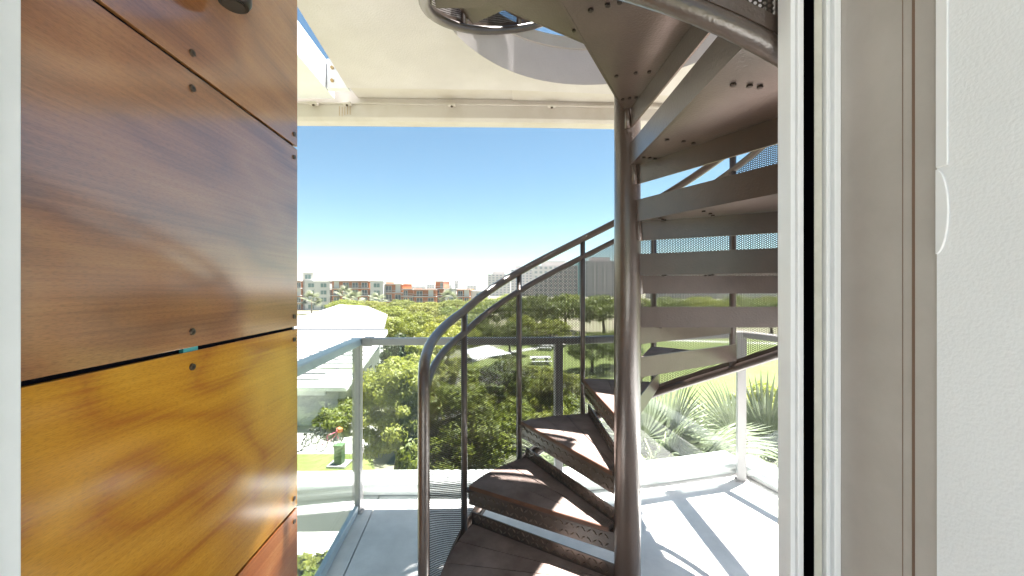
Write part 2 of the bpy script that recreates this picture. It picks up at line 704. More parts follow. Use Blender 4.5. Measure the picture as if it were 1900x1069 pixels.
# channel and edge beam in front of the slab
ch_path = [(-1.03, 2.337), (0.0, 2.362), (0.667, 2.412), (1.30, 2.443)]
bm_path = [(-2.6, 2.47), (-1.2, 2.487), (-0.6, 2.50), (0.0, 2.51), (0.667, 2.535), (1.30, 2.561)]
for (a, b, dz, mt) in ((0, 1, 0.02, ALU), (1, 2, 0.012, PAINT), (2, 3, 0.014, PAINT)):
    pa, pb2 = ch_path[a], ch_path[b]
    y1a = 2.487 if a == 0 else (2.508 if a == 1 else 2.533)
    y1b = 2.508 if a == 0 else (2.533 if a == 1 else 2.558)
    MB().prism([pa, pb2, (pb2[0], y1b), (pa[0], y1a)], dz, 0.20).build('soffit_channel', PAINT, roof, bevel=0.002)
MB().ribbon([(0.0, -0.105), (0.0, 0.18), (0.12, 0.18), (0.12, -0.105), (0.10, -0.125), (0.02, -0.125)],
            [(p.x, p.y) for p in smooth_path([(x, y, 0) for x, y in bm_path], 5)]).build('edge_beam', PAINT, roof, bevel=0.004)
MB().ribbon([(-0.016, -0.022), (-0.016, -0.012), (-0.002, -0.012), (-0.002, -0.022)],
            [(p.x, p.y) for p in smooth_path([(x, y, 0) for x, y in bm_path], 5)]).build('beam_lip', PAINT, roof)
for px in (587, 648, 839, 1024):
    x = gx(px, 2.49)
    y = 2.487 + max(0, (x + 1.2)) * 0.023
    c = MB().box(x - 0.027, x + 0.027, y - 0.050, y - 0.0165, -0.040, -0.024).build('clip', PAINT, roof, bevel=0.003)
    MB().tube([(x, y - 0.034, -0.047), (x, y - 0.034, -0.0405)], 0.008, 8).build('clip_bolt', BOLT_S, c)
# neighbouring bay to the left, beyond the open slot
bx0 = -1.15


def bay_x(Y):
    return -1.160 - 0.05 * (Y - 2.2)


MB().prism([(-2.7, 0.6), (bay_x(0.6), 0.6), (bay_x(2.46), 2.46), (-2.7, 2.445)], 0.002, 0.185).build('side_bay', WHITE, roof)
m = MB()
m.prism([(bay_x(2.34) + 0.004, 2.335), (-1.032, 2.335), (-1.032, 2.375), (bay_x(2.375) + 0.004, 2.375)], 0.004, 0.19)
ep = m.build('end_plate', WHITE, roof, bevel=0.002)
for dx, dz in ((0.028, 0.05), (0.028, 0.13)):
    MB().tube([(-1.155 + dx, 2.334, dz), (-1.155 + dx, 2.322, dz)], 0.010, 8).build('bolt', RUST, ep)
for k in range(5):
    x = -1.155 + 0.018 * k
    z0 = -0.03 - 0.015 * random.random()
    y = 2.4865 - 0.0015
    MB().box(x, x + 0.003, y, y + 0.0008, -0.105 + 0.03 * random.random(), z0).build('rust_streak', RUST, roof)
bl = MB().box(1.58, 1.665, 0.7, 2.86, 0.02, 0.20).build('roof_blade', PAINT, roof, bevel=0.004)

# ------------------------------------------------------------ spiral staircase
st = empty('spiral_staircase', (PX, PY, 0))
tag(st, 'bronze steel spiral staircase with wooden treads and perforated guard', 'staircase')
RISE = 0.206


def tz(k):                     # board height of tread k
    for (k0, o0), (k1, o1) in (((0, 0), (2, 0)), ((2, 0), (4, .012)), ((4, .012), (8, .012)), ((8, .012), (12, .045)), ((12, .045), (17, .05))):
        if k <= k1:
            return RISE * k + o0 + (o1 - o0) * (k - k0) / (k1 - k0)


def th(n):
    return R(92 + (4 - n) * 30)


def pol(r, a, z):
    return (r * math.cos(a), r * math.sin(a), z)


MB().tube([(0, 0, 0.0), (0, 0, 3.35)], 0.0505, 32).build('pole', STEEL, st, smooth=True)
MB().tube([(0, 0, 0.0), (0, 0, 0.012)], 0.11, 24).build('base_plate', STEEL, st, smooth=False)

NT = 16
RO = 0.758
SPAN = R(32)
T_PL = 0.006
loz_cache = {}


def lozenges(L0, L1, z0, z1, flip):
    """raised lozenges of chequer plate on a lip in local (radial x, normal y, z) frame"""
    m = MB()
    pitch = 0.024
    nz = max(2, int((z1 - z0) / pitch))
    nx = int((L1 - L0) / pitch)
    for i in range(nx):
        for j in range(nz):
            cx = L0 + (i + 0.5) * (L1 - L0) / nx
            cz = z0 + (j + 0.5) * (z1 - z0) / nz
            a = R(45) if (i + j) % 2 else R(-45)
            u = Vector((math.cos(a), 0, math.sin(a))) * 0.0125
            v = Vector((-math.sin(a), 0, math.cos(a))) * 0.0042
            c = Vector((cx, 0, cz))
            k = len(m.v)
            e = Vector((0, 0.0034, 0))
            m.v += [tuple(c - u), tuple(c + v), tuple(c + u), tuple(c - v), tuple(c - u * .55 + e), tuple(c + v * .4 + e),
                    tuple(c + u * .55 + e), tuple(c - v * .4 + e)]
            m.f += [(k, k + 1, k + 5, k + 4), (k + 1, k + 2, k + 6, k + 5), (k + 2, k + 3, k + 7, k + 6),
                    (k + 3, k, k + 4, k + 7), (k + 4, k + 5, k + 6, k + 7)]
    return m


def tread_meshes():
    """one tread in a frame whose nose lies along +X, body turning clockwise; z = 0 is the board top"""
    arc = [-SPAN * k / 8 for k in range(9)]
    zt = -0.020
    m = MB()
    inner = 0.045
    poly = [(RO * math.cos(a), RO * math.sin(a)) for a in reversed(arc)]
    poly = [(inner, -0.026)] + poly + [(inner, 0.0)]
    m.prism(poly, zt - T_PL, zt)
    # front lip hangs down along the nose
    m.prism([(0.048, 0.0), (0.048, -T_PL), (RO, -T_PL), (RO, 0.0)][::-1], zt - 0.078, zt - T_PL - 0.0005)
    # back lip stands up along the rear edge
    cb, sb = math.cos(-SPAN), math.sin(-SPAN)

    def rb(x, y):
        return (x * cb - y * sb, x * sb + y * cb)
    m.prism([rb(0.050, 0.0), rb(0.050, -T_PL), rb(RO, -T_PL), rb(RO, 0.0)][::-1], zt - T_PL, 0.056)
    pan = m.mesh('tread_pan')
    boards = []
    g = 0.0022
    for k in range(3):
        a0 = -SPAN * k / 3
        a1 = -SPAN * (k + 1) / 3
        i0 = 0.070
        q = []
        for a, sgn in ((a0, -1), (a1, 1)):
            nx, ny = -math.sin(a), math.cos(a)
            off = sgn * g if not (k == 0 and sgn == -1) else 0.006
            if k == 2 and sgn == 1:
                off = 0.002
            q.append([(i0 * math.cos(a) + nx * off, i0 * math.sin(a) + ny * off),
                      ((RO - 0.008) * math.cos(a) + nx * off, (RO - 0.008) * math.sin(a) + ny * off)])
        am = (a0 + a1) / 2
        mid = ((RO - 0.008) * math.cos(am), (RO - 0.008) * math.sin(am))
        poly = [q[1][0], q[1][1], mid, q[0][1], q[0][0]]
        boards.append(MB().prism(poly, zt + 0.0005, -0.0005 * (k % 2)).mesh('tread_board'))
    bolts = []
    b = MB()
    for r_, offs in ((0.62, (0.15, 0.27, 0.35, 0.65, 0.73, 0.85)), (0.30, (0.2, 0.45, 0.8)), (0.14, (0.2, 0.5, 0.8))):
        for o_ in offs:
            a = -SPAN * o_
            c = (r_ * math.cos(a), r_ * math.sin(a))
            bolts.append((c[0], c[1], zt - T_PL))
    b.tube([(0, 0, 0.0005), (0, 0, -0.005)], 0.0065, 6)
    nose = MB().prism([(0.072, 0.0062), (0.072, 0.0092), (RO - 0.008, 0.0092), (RO - 0.008, 0.0062)][::-1], zt + 0.001,
                      -0.002).mesh('nosing')
    lz1 = lozenges(0.07, RO - 0.01, zt - 0.076, zt - 0.006, 0).mesh('front_chequer')
    lz2 = lozenges(0.07, RO - 0.01, 0.003, 0.054, 0).mesh('back_chequer')
    return pan, boards, (b.mesh('bolt'), bolts), nose, lz1, lz2


pan_me, board_me, bolt_me, nose_me, lz1_me, lz2_me = tread_meshes()
for k in range(1, NT + 1):
    t = link('tread', pan_me, STEEL, st, loc=(0, 0, tz(k)), rot=(0, 0, th(k)))
    for bme in board_me:
        link('board', bme, BOARD, t)
    link('nosing', nose_me, BOARD_E, t)
    if k >= 5:
        for c in bolt_me[1]:
            link('bolt', bolt_me[0], BOLT, t, loc=c)
    link('front_chequer', lz1_me, STEEL_D, t)['kind'] = 'stuff'
    o = link('back_chequer', lz2_me, STEEL_D, t, rot=(0, 0, -SPAN))
    o['kind'] = 'stuff'
    md = MB().tube([(0.046, -0.014, -0.10), (0.046, -0.014, 0.0)], 0.012, 10)
    md.build('hub_lug', STEEL, t, smooth=True)

RR = 0.785


def nn(a_deg):                 # fractional tread number at an angle that keeps falling as the stair climbs
    return 4 + (92 - a_deg) / 30.0


def interp(tab, x):
    for (x0, y0), (x1, y1) in zip(tab, tab[1:]):
        if (x0 - x) * (x1 - x) <= 0:
            return y0 + (y1 - y0) * (x - x0) / (x1 - x0)
    return tab[-1][1]


def z_hand(d):
    base = RISE * nn(d) + 0.852
    if d > 152:
        return interp([(152, RISE * 2 + 0.852), (166, 1.203), (180, 1.147), (195, 1.07)], d)
    return base


def z_mid(d):
    base = RISE * nn(d) + 0.742
    if d > 152:
        return interp([(152, RISE * 2 + 0.742), (168, 1.085), (182, 1.017), (195, 0.945)], d)
    return base


def z_low(d):
    return max(RISE * nn(d) - 0.27 + 0.032 * min(1, max(0, (nn(d) - 7) / 3)) + 0.02 * min(1, max(0, (nn(d) - 10) / 2)), 0.03)


END = 92 - 13 * 30             # n = 17
NEWEL = 194


def helix(zf, d0, d1, step=4, r=RR):
    n_ = max(2, int(abs(d1 - d0) / step))
    return [pol(r, R(d0 + (d1 - d0) * k / n_), zf(d0 + (d1 - d0) * k / n_)) for k in range(n_ + 1)]


hp = [pol(RR, R(NEWEL), 0.0), pol(RR, R(NEWEL), 0.5), pol(RR, R(NEWEL), 0.95), pol(RR, R(NEWEL - 0.3), 1.02), pol(RR, R(NEWEL - 2), 1.072),
      pol(RR, R(NEWEL - 5), 1.106)]
MB().tube(hp + helix(z_hand, NEWEL - 9, END), 0.0205, 14).build('handrail', STEEL, st, smooth=True)
MB().tube(helix(z_mid, NEWEL, END), 0.0165, 12).build('middle_rail', STEEL, st, smooth=True)
MB().tube(helix(z_low, 178, END), 0.020, 12).build('bottom_rail', STEEL, st, smooth=True)
# flat edge bar of the guard sheet
m = MB()
ds = [178 - 4 * k for k in range(int((178 - END) / 4) + 1)]
for k, d in enumerate(ds):
    z = z_low(d)
    for r_, dz in ((RR + 0.010, 0.016), (RR + 0.016, 0.016), (RR + 0.016, 0.046), (RR + 0.010, 0.046)):
        m.v.append(pol(r_, R(d), z + dz))
for k in range(len(ds) - 1):
    for q in range(4):
        j = (q + 1) % 4
        m.f.append((4 * k + q, 4 * k + 4 + q, 4 * k + 4 + j, 4 * k + j))
m.build('edge_bar', STEEL, st)
for k in range(2, NT + 2):
    d = 92 + (4 - k) * 30
    MB().tube([pol(RR, R(d), z_low(d)), pol(RR, R(d), z_hand(d))], 0.0155, 12).build('stanchion', STEEL, st, smooth=True)
    if k <= NT:                # lug that ties the tread to its stanchion
        MB().bar(pol(RO - 0.03, R(d) - 0.012, tz(k) - 0.032), pol(RR, R(d) - 0.003, tz(k) - 0.032), 0.03, 0.008).build('lug', STEEL, st)


def guard(d0, d1):
    m = MB()
    n_ = 10
    uvs = []
    for k in range(n_ + 1):
        d = d0 + (d1 - d0) * k / n_
        z0 = z_low(d) + 0.02
        z1 = z_mid(d) - 0.004
        for z in (z0, z1):
            m.v.append(pol(RR + 0.013, R(d), z))
            uvs.append((RR * R(d), z))
    for k in range(n_):
        m.f.append((2 * k, 2 * k + 2, 2 * k + 3, 2 * k + 1))
    me = m.mesh('perforated_sheet', True)
    ul = me.uv_layers.new(name='sheet')
    for lp in me.loops:
        ul.data[lp.index].uv = uvs[lp.vertex_index]
    link('perforated_sheet', me, PERF, st)


guard(NEWEL, 152)
for k in range(2, NT + 1):
    d = 92 + (4 - k) * 30
    guard(d, d - 30)

# ------------------------------------------------------------ clad wall on the left
W_UP = wood_panel_mat('brown_veneer', (0.20, 0.072, 0.026), (0.37, 0.165, 0.06), (0.29, 0.115, 0.042), 1.3, 2.1, 0.13)
W_LO = wood_panel_mat('golden_veneer', (0.37, 0.125, 0.008), (0.58, 0.275, 0.018), (0.49, 0.215, 0.010), 4.1, 1.5, 0.16)
W_RD = wood_panel_mat('red_brown_veneer', (0.32, 0.095, 0.02), (0.50, 0.20, 0.06), (0.42, 0.14, 0.035), 7.7, 1.5, 0.20)
wall = empty('clad_wall', (-0.733, 1.27, 0), R(90) + math.atan(0.0667))
tag(wall, 'wood veneer panel wall bolted beside the doorway', 'wall')
# local frame: +x runs away from the camera along the wall, +y to its back (-X), z up
WL = 1.15
MB().box(-WL, -0.008, 0.012, 0.22, 0.0, 2.62).build('backing', BACKING, wall)
MB().box(-0.0075, 0.0, 0.0105, 0.225, 0.0, 2.62).build('end_trim', WHITE, wall)
zs = [0.022, 0.634, 1.2435, 1.855, 2.466, 2.62]
mats_w = [W_RD, W_LO, W_UP, W_UP, W_UP]
for k in range(5):
    z0, z1 = zs[k] + 0.0045, zs[k + 1] - 0.0045
    m = MB().box(-WL, 0, 0, 0.009, -(z1 - z0) / 2, (z1 - z0) / 2)
    p = m.build('wood_panel', mats_w[k], wall, bevel=0.0008, loc=(0, 0, (z0 + z1) / 2))
    hgt = (z1 - z0) / 2
    for x in (-0.023, -0.455):
        for z in (-hgt + 0.034, hgt - 0.034):
            b_ = MB().tube([(x, 0.0, z), (x, -0.004, z)], [0.0075, 0.0068], 12)
            b_.build('bolt', BOLT_S, p, smooth=False)
            MB().tube([(x, -0.0041, z), (x, -0.0046, z)], 0.0030, 6).build('bolt_socket', BOLT, p)
MB().box(-0.475, -0.435, 0.002, 0.011, 1.239, 1.248).build('shim', mat('teal_shim', (0.05, 0.30, 0.32), 0.5), wall)

# wall lamp on the panels
lamp = empty('wall_lamp', (-0.7155, 0.872, 2.045), R(90) + math.atan(0.0667))
tag(lamp, 'dark bronze downlight fixed high on the wood panel wall', 'lamp')
LB = mat('dark_bronze_lamp', (0.025, 0.018, 0.016), rough=0.35, metal=0.4)
MB().box(-0.05, 0.05, -0.012, 0.010, 0.05, 0.17).build('back_plate', LB, lamp, bevel=0.003)
MB().tube([(0, -0.012, 0.11), (0, -0.05, 0.11)], 0.015, 12).build('arm', LB, lamp, smooth=True)
MB().tube([(0, -0.06, 0.0), (0, -0.06, 0.012), (0, -0.06, 0.10), (0, -0.06, 0.15)], [0.030, 0.036, 0.036, 0.022], 24).build('shade', LB, lamp, smooth=True)
MB().tube([(0, -0.06, -0.004), (0, -0.06, 0.0)], 0.024, 20).build('lens', mat('lamp_lens', (0.04, 0.035, 0.03), 0.2), lamp)

# ------------------------------------------------------------ doorway: left jamb, right frame, room
jl = empty('door_jamb', (-0.675, 0.5, 0))
tag(jl, 'white painted door jamb at the end of the wood panels', 'door jamb')
MB().box(-0.14, 0.0, -0.9, 0.012, 0.0, 2.62).build('casing', WHITE, jl, bevel=0.002)
MB().box(0.0005, 0.004, -0.9, -0.016, 0.0, 2.62).build('inner_trim', WHITE, jl, bevel=0.001)

FR = mat('white_vinyl', (0.82, 0.82, 0.83), rough=0.35, col2=(0.77, 0.77, 0.785), nscale=4)
CREAM = mat('aged_brush_seal', (0.52, 0.50, 0.43), rough=0.8, col2=(0.60, 0.58, 0.51), nscale=20, bump=0.3)
TAUPE = mat('taupe_paint', (0.40, 0.365, 0.335), rough=0.55, col2=(0.47, 0.435, 0.405), nscale=5, detail=9)
BROWN = mat('brown_caulk', (0.22, 0.14, 0.10), rough=0.8)
K = 0.645                      # the frame stands clear of the stair, about 0.62 m ahead of the eye
OX, OY = 0.75 * K, 0.97 * K
df = empty('sliding_door_frame', (OX, OY, 0))
tag(df, 'white sliding door frame with dark gap and taupe side reveal', 'door frame')


def fbox(x0, x1, y0, y1, name, mt, bevel=0.0010, z0=0.0, z1=2.62):
    return MB().box(x0 * K - OX, x1 * K - OX, y0 * K - OY, y1 * K - OY, z0, z1).build(name, mt, df, bevel=bevel)


fbox(0.7286, 0.7415, 0.972, 1.02, 'sash_stile', FR)
fbox(0.7425, 0.7535, 0.966, 1.02, 'sash_stile', FR)
fbox(0.7545, 0.766, 0.976, 1.02, 'sash_stile', FR)
fbox(0.7665, 0.86, 1.03, 1.06, 'pocket_shade_back', GAP_SHADE, 0)
fbox(0.7665, 0.7675, 0.98, 1.029, 'pocket_shade_liner', GAP_SHADE, 0)
fbox(0.7895, 0.8095, 0.970, 1.029, 'brush_seal', CREAM)
fbox(0.7882, 0.7892, 0.9715, 1.029, 'pocket_shade_liner', GAP_SHADE, 0)  # black liner added over the seal's side so the gap stays dark
fbox(0.810, 0.8135, 0.985, 1.029, 'seal_gap_shade', GAP_SHADE, 0)
fbox(0.814, 0.8210, 0.962, 1.029, 'frame_rib', FR)
fbox(0.822, 0.8300, 0.968, 1.029, 'frame_rib', FR)
fbox(0.831, 0.8370, 0.958, 1.029, 'frame_rib', FR)
fbox(0.838, 0.850, 0.960, 1.029, 'frame_rib', FR)
fbox(0.8505, 0.93, 0.790, 1.029, 'side_reveal', TAUPE, 0.001)
fbox(0.8495, 0.8503, 0.8085, 0.8095, 'reveal_scribe', BROWN, 0)
fbox(0.849, 0.90, 0.7815, 0.7895, 'caulk_line', BROWN, 0)
fbox(0.8455, 0.90, 0.738, 0.781, 'inner_trim', TAUPE, 0.001)

WALLM = mat('orange_peel_plaster', (0.83, 0.845, 0.875), rough=0.7, col2=(0.78, 0.795, 0.82), nscale=2, bump=0.2, bscale=260)
WX = 0.842 * K
wr = MB().box(WX, WX + 0.12, -0.9, 0.737 * K, 0.0, 2.62).build('wall_right', WALLM)
struct(wr)
plate = empty('wall_plate', (WX, 0.733 * K, 1.475))  # half-round plate and strip follow an unidentified outline on the wall
tag(plate, 'white half round wall plate with upright strip on plaster wall', 'pull plate')
m = MB()
pts = []
for k in range(25):
    a = R(-90 + 180 * k / 24)
    pts.append((-0.0135 * math.cos(a) + 0.002, 0.054 * math.sin(a)))
for t_ in (-0.003, 0.0):
    for y_, z_ in pts:
        m.v.append((t_, y_, z_))
nn_ = len(pts)
m.f.append(tuple(range(nn_)))
m.f.append(tuple(range(2 * nn_ - 1, nn_ - 1, -1)))
for k in range(nn_):
    j = (k + 1) % nn_
    m.f.append((k, nn_ + k, nn_ + j, j))
m.build('plate', FR, plate, bevel=0.0008)
MB().box(-0.0025, 0.0, -0.0105, 0.002, 0.056, 1.10).build('upright_strip', FR, plate, bevel=0.0008)

rf = MB().box(-0.66, WX, -4.5, 0.545, -0.16, 0.003).build('room_bounce_floor', mat('pale_bounce_floor', (0.68, 0.67, 0.65), 0.5,
                                                       col2=(0.74, 0.73, 0.71), nscale=4))  # unseen floor extended back, pale and unroofed, to bounce sunlight onto the doorway
struct(rf)
fw = MB().box(0.61, 2.9, 0.48, 0.64, -3.2, 2.60).build('facade_wall', STUCCO)
tag(fw, 'cream stucco facade wall beyond the sliding door frame', 'wall')

#SCENERY
# ------------------------------------------------------------ the ground three storeys below
LAWN = mat('lawn', (0.075, 0.10, 0.016), rough=0.9, col2=(0.115, 0.13, 0.032), nscale=0.35, detail=10, bump=0.4, bscale=6)
DIRT = mat('dry_ground', (0.15, 0.14, 0.10), rough=0.95, col2=(0.11, 0.115, 0.06), nscale=0.12, detail=10)
PAVE = mat('pale_paving', (0.27, 0.26, 0.245), rough=0.9, col2=(0.33, 0.32, 0.30), nscale=0.8, detail=8)
ASPH = mat('asphalt', (0.055, 0.055, 0.058), rough=0.9, col2=(0.08, 0.08, 0.08), nscale=2)


def sheet(name, poly, dz, mt):
    m = MB()
    m.v = [(x, y, GZ + dz) for x, y in poly]
    m.f = [tuple(range(len(poly)))]
    return struct(m.build(name, mt))


sheet('ground', [(-2500, -60), (2500, -60), (2500, 3500), (-2500, 3500)], 0.0, DIRT)
sheet('lawn', [(-16, 17.6), (-6.4, 17.6), (-7.6, 20.1), (-16, 20.1)], 0.008, LAWN)
sheet('lawn', [(-3, 26), (-7, 34), (-5, 52), (2, 64), (14, 70), (40, 72), (70, 60), (60, 30), (30, 20), (12, 16), (4, 18)], 0.008, LAWN)
sheet('plaza_paving', [(-18, 20.15), (-7.6, 20.15), (-7.9, 23), (-10.0, 25), (-18, 25)], 0.012, PAVE)
sheet('garden_path', [(-14, 11.5), (-5, 11.5), (-5, 14.5), (-14, 14.5)], 0.012, PAVE)
walk = smooth_path([(-6, 44, 0), (-2, 50, 0), (4, 56, 0), (12, 62, 0), (26, 64, 0), (50, 58, 0)], 6)
m = MB()
for k, p in enumerate(walk):
    m.v += [(p.x, p.y - 1.1, GZ + 0.016), (p.x, p.y + 1.1, GZ + 0.016)]
m.f = [(2 * k, 2 * k + 2, 2 * k + 3, 2 * k + 1) for k in range(len(walk) - 1)]
struct(m.build('walkway', PAVE))
walk = smooth_path([(9, 15, 0), (13, 19, 0), (20, 23, 0), (32, 26, 0), (50, 27, 0)], 6)
m = MB()
for k, p in enumerate(walk):
    m.v += [(p.x, p.y - 0.8, GZ + 0.020), (p.x, p.y + 0.8, GZ + 0.020)]
m.f = [(2 * k, 2 * k + 2, 2 * k + 3, 2 * k + 1) for k in range(len(walk) - 1)]
struct(m.build('walkway', PAVE))

# ------------------------------------------------------------ trees
BARK = mat('bark', (0.10, 0.075, 0.055), rough=0.95, col2=(0.17, 0.135, 0.10), nscale=9, bump=0.6, bscale=30)
LEAFS = [leaf_mat('olive_leaf', (0.09, 0.12, 0.008), (0.21, 0.235, 0.022)),
         leaf_mat('green_leaf', (0.045, 0.075, 0.008), (0.13, 0.16, 0.022)),
         leaf_mat('yellow_green_leaf', (0.115, 0.135, 0.012), (0.245, 0.25, 0.034)),
         leaf_mat('dark_leaf', (0.018, 0.035, 0.010), (0.06, 0.085, 0.02))]


def crown_mesh(name, nclump, nleaf, size, rx, rz, rng, shell=0.55, long=1.0):
    """leaf-sized faces gathered in clumps through an ellipsoid centred on the origin"""
    vs, fs = [], []
    for c in range(nclump):
        while True:
            d = Vector((rng.gauss(0, 1), rng.gauss(0, 1), rng.gauss(0, 1)))
            if d.length > 0.1:
                break
        d.normalize()
        if d.z < -0.55:
            d.z *= -0.5
        rr = shell + (1 - shell) * rng.random() ** 0.6
        cc = Vector((d.x * rx * rr, d.y * rx * rr, d.z * rz * rr))
        cr_ = rx * rng.uniform(0.18, 0.36)
        for q in range(nleaf):
            e = Vector((rng.gauss(0, 1), rng.gauss(0, 1), rng.gauss(0, 1))).normalized()
            p = cc + Vector((e.x, e.y, e.z * 0.75)) * cr_ * rng.uniform(0.45, 1.05)
            nrm = (e + Vector((rng.uniform(-.6, .6), rng.uniform(-.6, .6), rng.uniform(-.2, .8)))).normalized()
            u = nrm.cross(Vector((rng.uniform(-1, 1), rng.uniform(-1, 1), rng.uniform(-1, 1)))).normalized()
            v = nrm.cross(u)
            s_ = size * rng.uniform(0.6, 1.25)
            i = len(vs)
            vs += [tuple(p - u * s_ * 0.5 * long), tuple(p + v * s_ * 0.32), tuple(p + u * s_ * 0.5 * long), tuple(p - v * s_ * 0.32)]
            fs.append((i, i + 1, i + 2, i + 3))
    me = bpy.data.meshes.new(name)
    me.from_pydata(vs, [], fs)
    me.update()
    return me


def trunk_mesh(name, h, r, rng, limbs=4, reach=1.0):
    m = MB()
    k = [(0, 0, 0)]
    for i in range(1, 5):
        k.append((rng.uniform(-.06, .06) * h * .5, rng.uniform(-.06, .06) * h * .5, h * i / 4))
    m.tube(k, [r * 1.3, r, r * .85, r * .65, r * .4], 8)
    for i in range(limbs):
        a = rng.uniform(0, 6.28)
        z0 = h * rng.uniform(0.45, 0.75)
        b0 = Vector((0, 0, z0))
        e = Vector((math.cos(a) * reach, math.sin(a) * reach, h * rng.uniform(0.95, 1.2)))
        m.tube([b0, b0.lerp(e, 0.5) + Vector((0, 0, -0.1 * h)), e], [r * .5, r * .35, r * .12], 6)
    return m.mesh(name, True)


def make_tree(name, label, group, rng, h, rx, rz, nclump, nleaf, size, leaf, long=1.0, shell=0.55, cat='tree'):
    t = empty(name)
    tag(t, label, cat, group)
    cz = h - rz
    link('trunk', trunk_mesh('trunk', max(cz, 0.5), 0.035 * h ** 0.9 + 0.03, rng, 5, rx * 0.55), BARK, t)
    link('crown', crown_mesh('crown', nclump, nleaf, size, rx, rz, rng, shell, long), leaf, t, loc=(0, 0, cz))
    return t


rng = random.Random(11)
# sources of the mid-distance trees (height 8 m, crown radius about 4 m)
protos = [make_tree('olive_tree', 'rounded olive green tree in the park canopy beyond the white roof', 'olive green park trees', rng, 8, 4.2, 3.4, 90, 150, 0.272, LEAFS[0]),
          make_tree('shade_tree', 'deep green spreading shade tree standing on the park lawn', 'deep green park trees', rng, 8, 4.6, 3.2, 90, 150, 0.272, LEAFS[1]),
          make_tree('light_tree', 'yellow green feathery tree in the park canopy', 'yellow green park trees', rng, 8, 3.8, 3.5, 90, 150, 0.270, LEAFS[2])]
used = [False] * 3


def put_tree(kind, px, ytop, Y, wpx, label, group):
    t = protos[kind] if not used[kind] else copy_tree(protos[kind])
    used[kind] = True
    h = 9 - (ytop - 534.5) / F * Y
    sc = h / 8.0
    rx = wpx / 2 / F * Y / (4.2, 4.6, 3.8)[kind]
    t.location = (gx(px, Y), Y, GZ)
    t.scale = (rx, rx, sc)
    t.rotation_euler = (0, 0, rng.uniform(0, 6.28))
    t['label'] = label
    t['group'] = group


LOOK = ('rounded olive green tree', 'deep green spreading tree', 'yellow green feathery tree')
rows = [
    ('in the far belt below the apartments', ((0, 640, 556, 120, 60), (2, 690, 558, 118, 60), (0, 742, 556, 122, 62), (2, 795, 560, 120, 60), (0, 845, 556, 120, 62), (2, 895, 552, 118, 60))),
    ('in the far belt below the pale hotel', ((0, 945, 546, 118, 64), (1, 1000, 548, 115, 70), (0, 1055, 546, 120, 70), (1, 1115, 548, 116, 70))),
    ('in the far belt below the office blocks', ((0, 1180, 552, 116, 70), (1, 1240, 552, 112, 74), (0, 1305, 550, 116, 74), (1, 1370, 550, 112, 76), (0, 1440, 549, 116, 80), (1, 1510, 549, 114, 80))),
    ('in the second belt before the apartments', ((0, 655, 564, 82, 70), (0, 720, 568, 80, 76), (2, 780, 566, 82, 74), (1, 835, 570, 84, 70), (0, 880, 566, 80, 66))),
    ('just beyond the ridge of the white roof', ((2, 690, 580, 62, 76), (0, 765, 578, 60, 86), (2, 830, 584, 60, 76), (1, 880, 585, 62, 60))),
    ('with broad crown beside the white roof corner', ((0, 745, 588, 46, 96), (2, 815, 598, 44, 84), (0, 862, 606, 46, 64))),
    ('at the back of the park lawn', ((1, 905, 556, 74, 84), (1, 985, 552, 70, 96), (1, 1050, 548, 76, 90), (1, 1120, 552, 72, 96), (0, 1010, 566, 92, 60), (0, 965, 584, 60, 56), (1, 945, 598, 50, 76), (0, 1022, 592, 58, 70))),
    ('casting shade on the open lawn', ((1, 1098, 618, 40, 92), (1, 1150, 610, 42, 80))),
    ('on the slope in front of the lawn', ((0, 945, 662, 29, 84), (2, 1035, 690, 27, 90), (0, 1105, 700, 27, 80))),
    ('above the white shade canopy', ((1, 905, 602, 52, 54),)),
    ('at the lawn edge behind the stair treads', ((1, 1230, 560, 70, 90), (0, 1330, 558, 74, 90), (1, 1430, 560, 70, 96)))]
for place, lst in rows:
    for a in lst:
        put_tree(*a, LOOK[a[0]] + ' ' + place, 'trees ' + place)

# near feathery trees beside the white building
t = make_tree('feathery_tree', 'tall yellow green feathery tree right outside the balcony corner', None, rng, 5.9, 1.65, 2.5, 120, 520, 0.095, LEAFS[2], 1.9, 0.4)
t.location = (gx(741, 16.5), 16.5, GZ)
t = make_tree('feathery_tree', 'olive feathery tree growing against the far eave of the white building', None, rng, 6.0, 2.1, 2.6, 90, 330, 0.14, LEAFS[2], 1.9, 0.45)
t.location = (gx(782, 21.5), 21.5, GZ)
t = make_tree('leafy_tree', 'bushy green tree filling the view low behind the stair guard', None, rng, 4.9, 2.0, 2.3, 90, 360, 0.125, LEAFS[0], 1.9, 0.45)
t.location = (gx(838, 16.0), 16.0, GZ)
t = make_tree('dark_tree', 'small dark green tree standing by the white eave corner', None, rng, 5.0, 1.9, 1.9, 50, 110, 0.28, LEAFS[3], 1.2, 0.5)
t.location = (gx(748, 31), 31, GZ)
t = make_tree('young_tree', 'young slender tree with thin trunk on the slope below the guard', None, rng, 4.2, 1.3, 1.2, 34, 80, 0.22, LEAFS[1], 1.2, 0.4)
t.location = (gx(927, 24), 24, GZ)
t = make_tree('airy_tree', 'pale airy tree on the lawn beyond the palms', None, rng, 5.0, 1.9, 1.9, 46, 90, 0.22, LEAFS[2], 1.4, 0.4)
t.location = (gx(1428, 15.0), 15.0, GZ)

# low shrubs
sh0 = None


def shrub(px, Y, rx, h, leaf, label, group=None, name='shrub'):
    t = empty(name, (gx(px, Y), Y, GZ))
    tag(t, label, 'shrub', group)
    m_ = crown_mesh('foliage', 34, 90, 0.20, rx, h * 0.55, rng, 0.4, 1.3)
    link('foliage', m_, leaf, t, loc=(0, 0, h * 0.5))
    link('stem', trunk_mesh('stem', h * 0.5, 0.04, rng, 4, rx * 0.5), BARK, t)
    return t


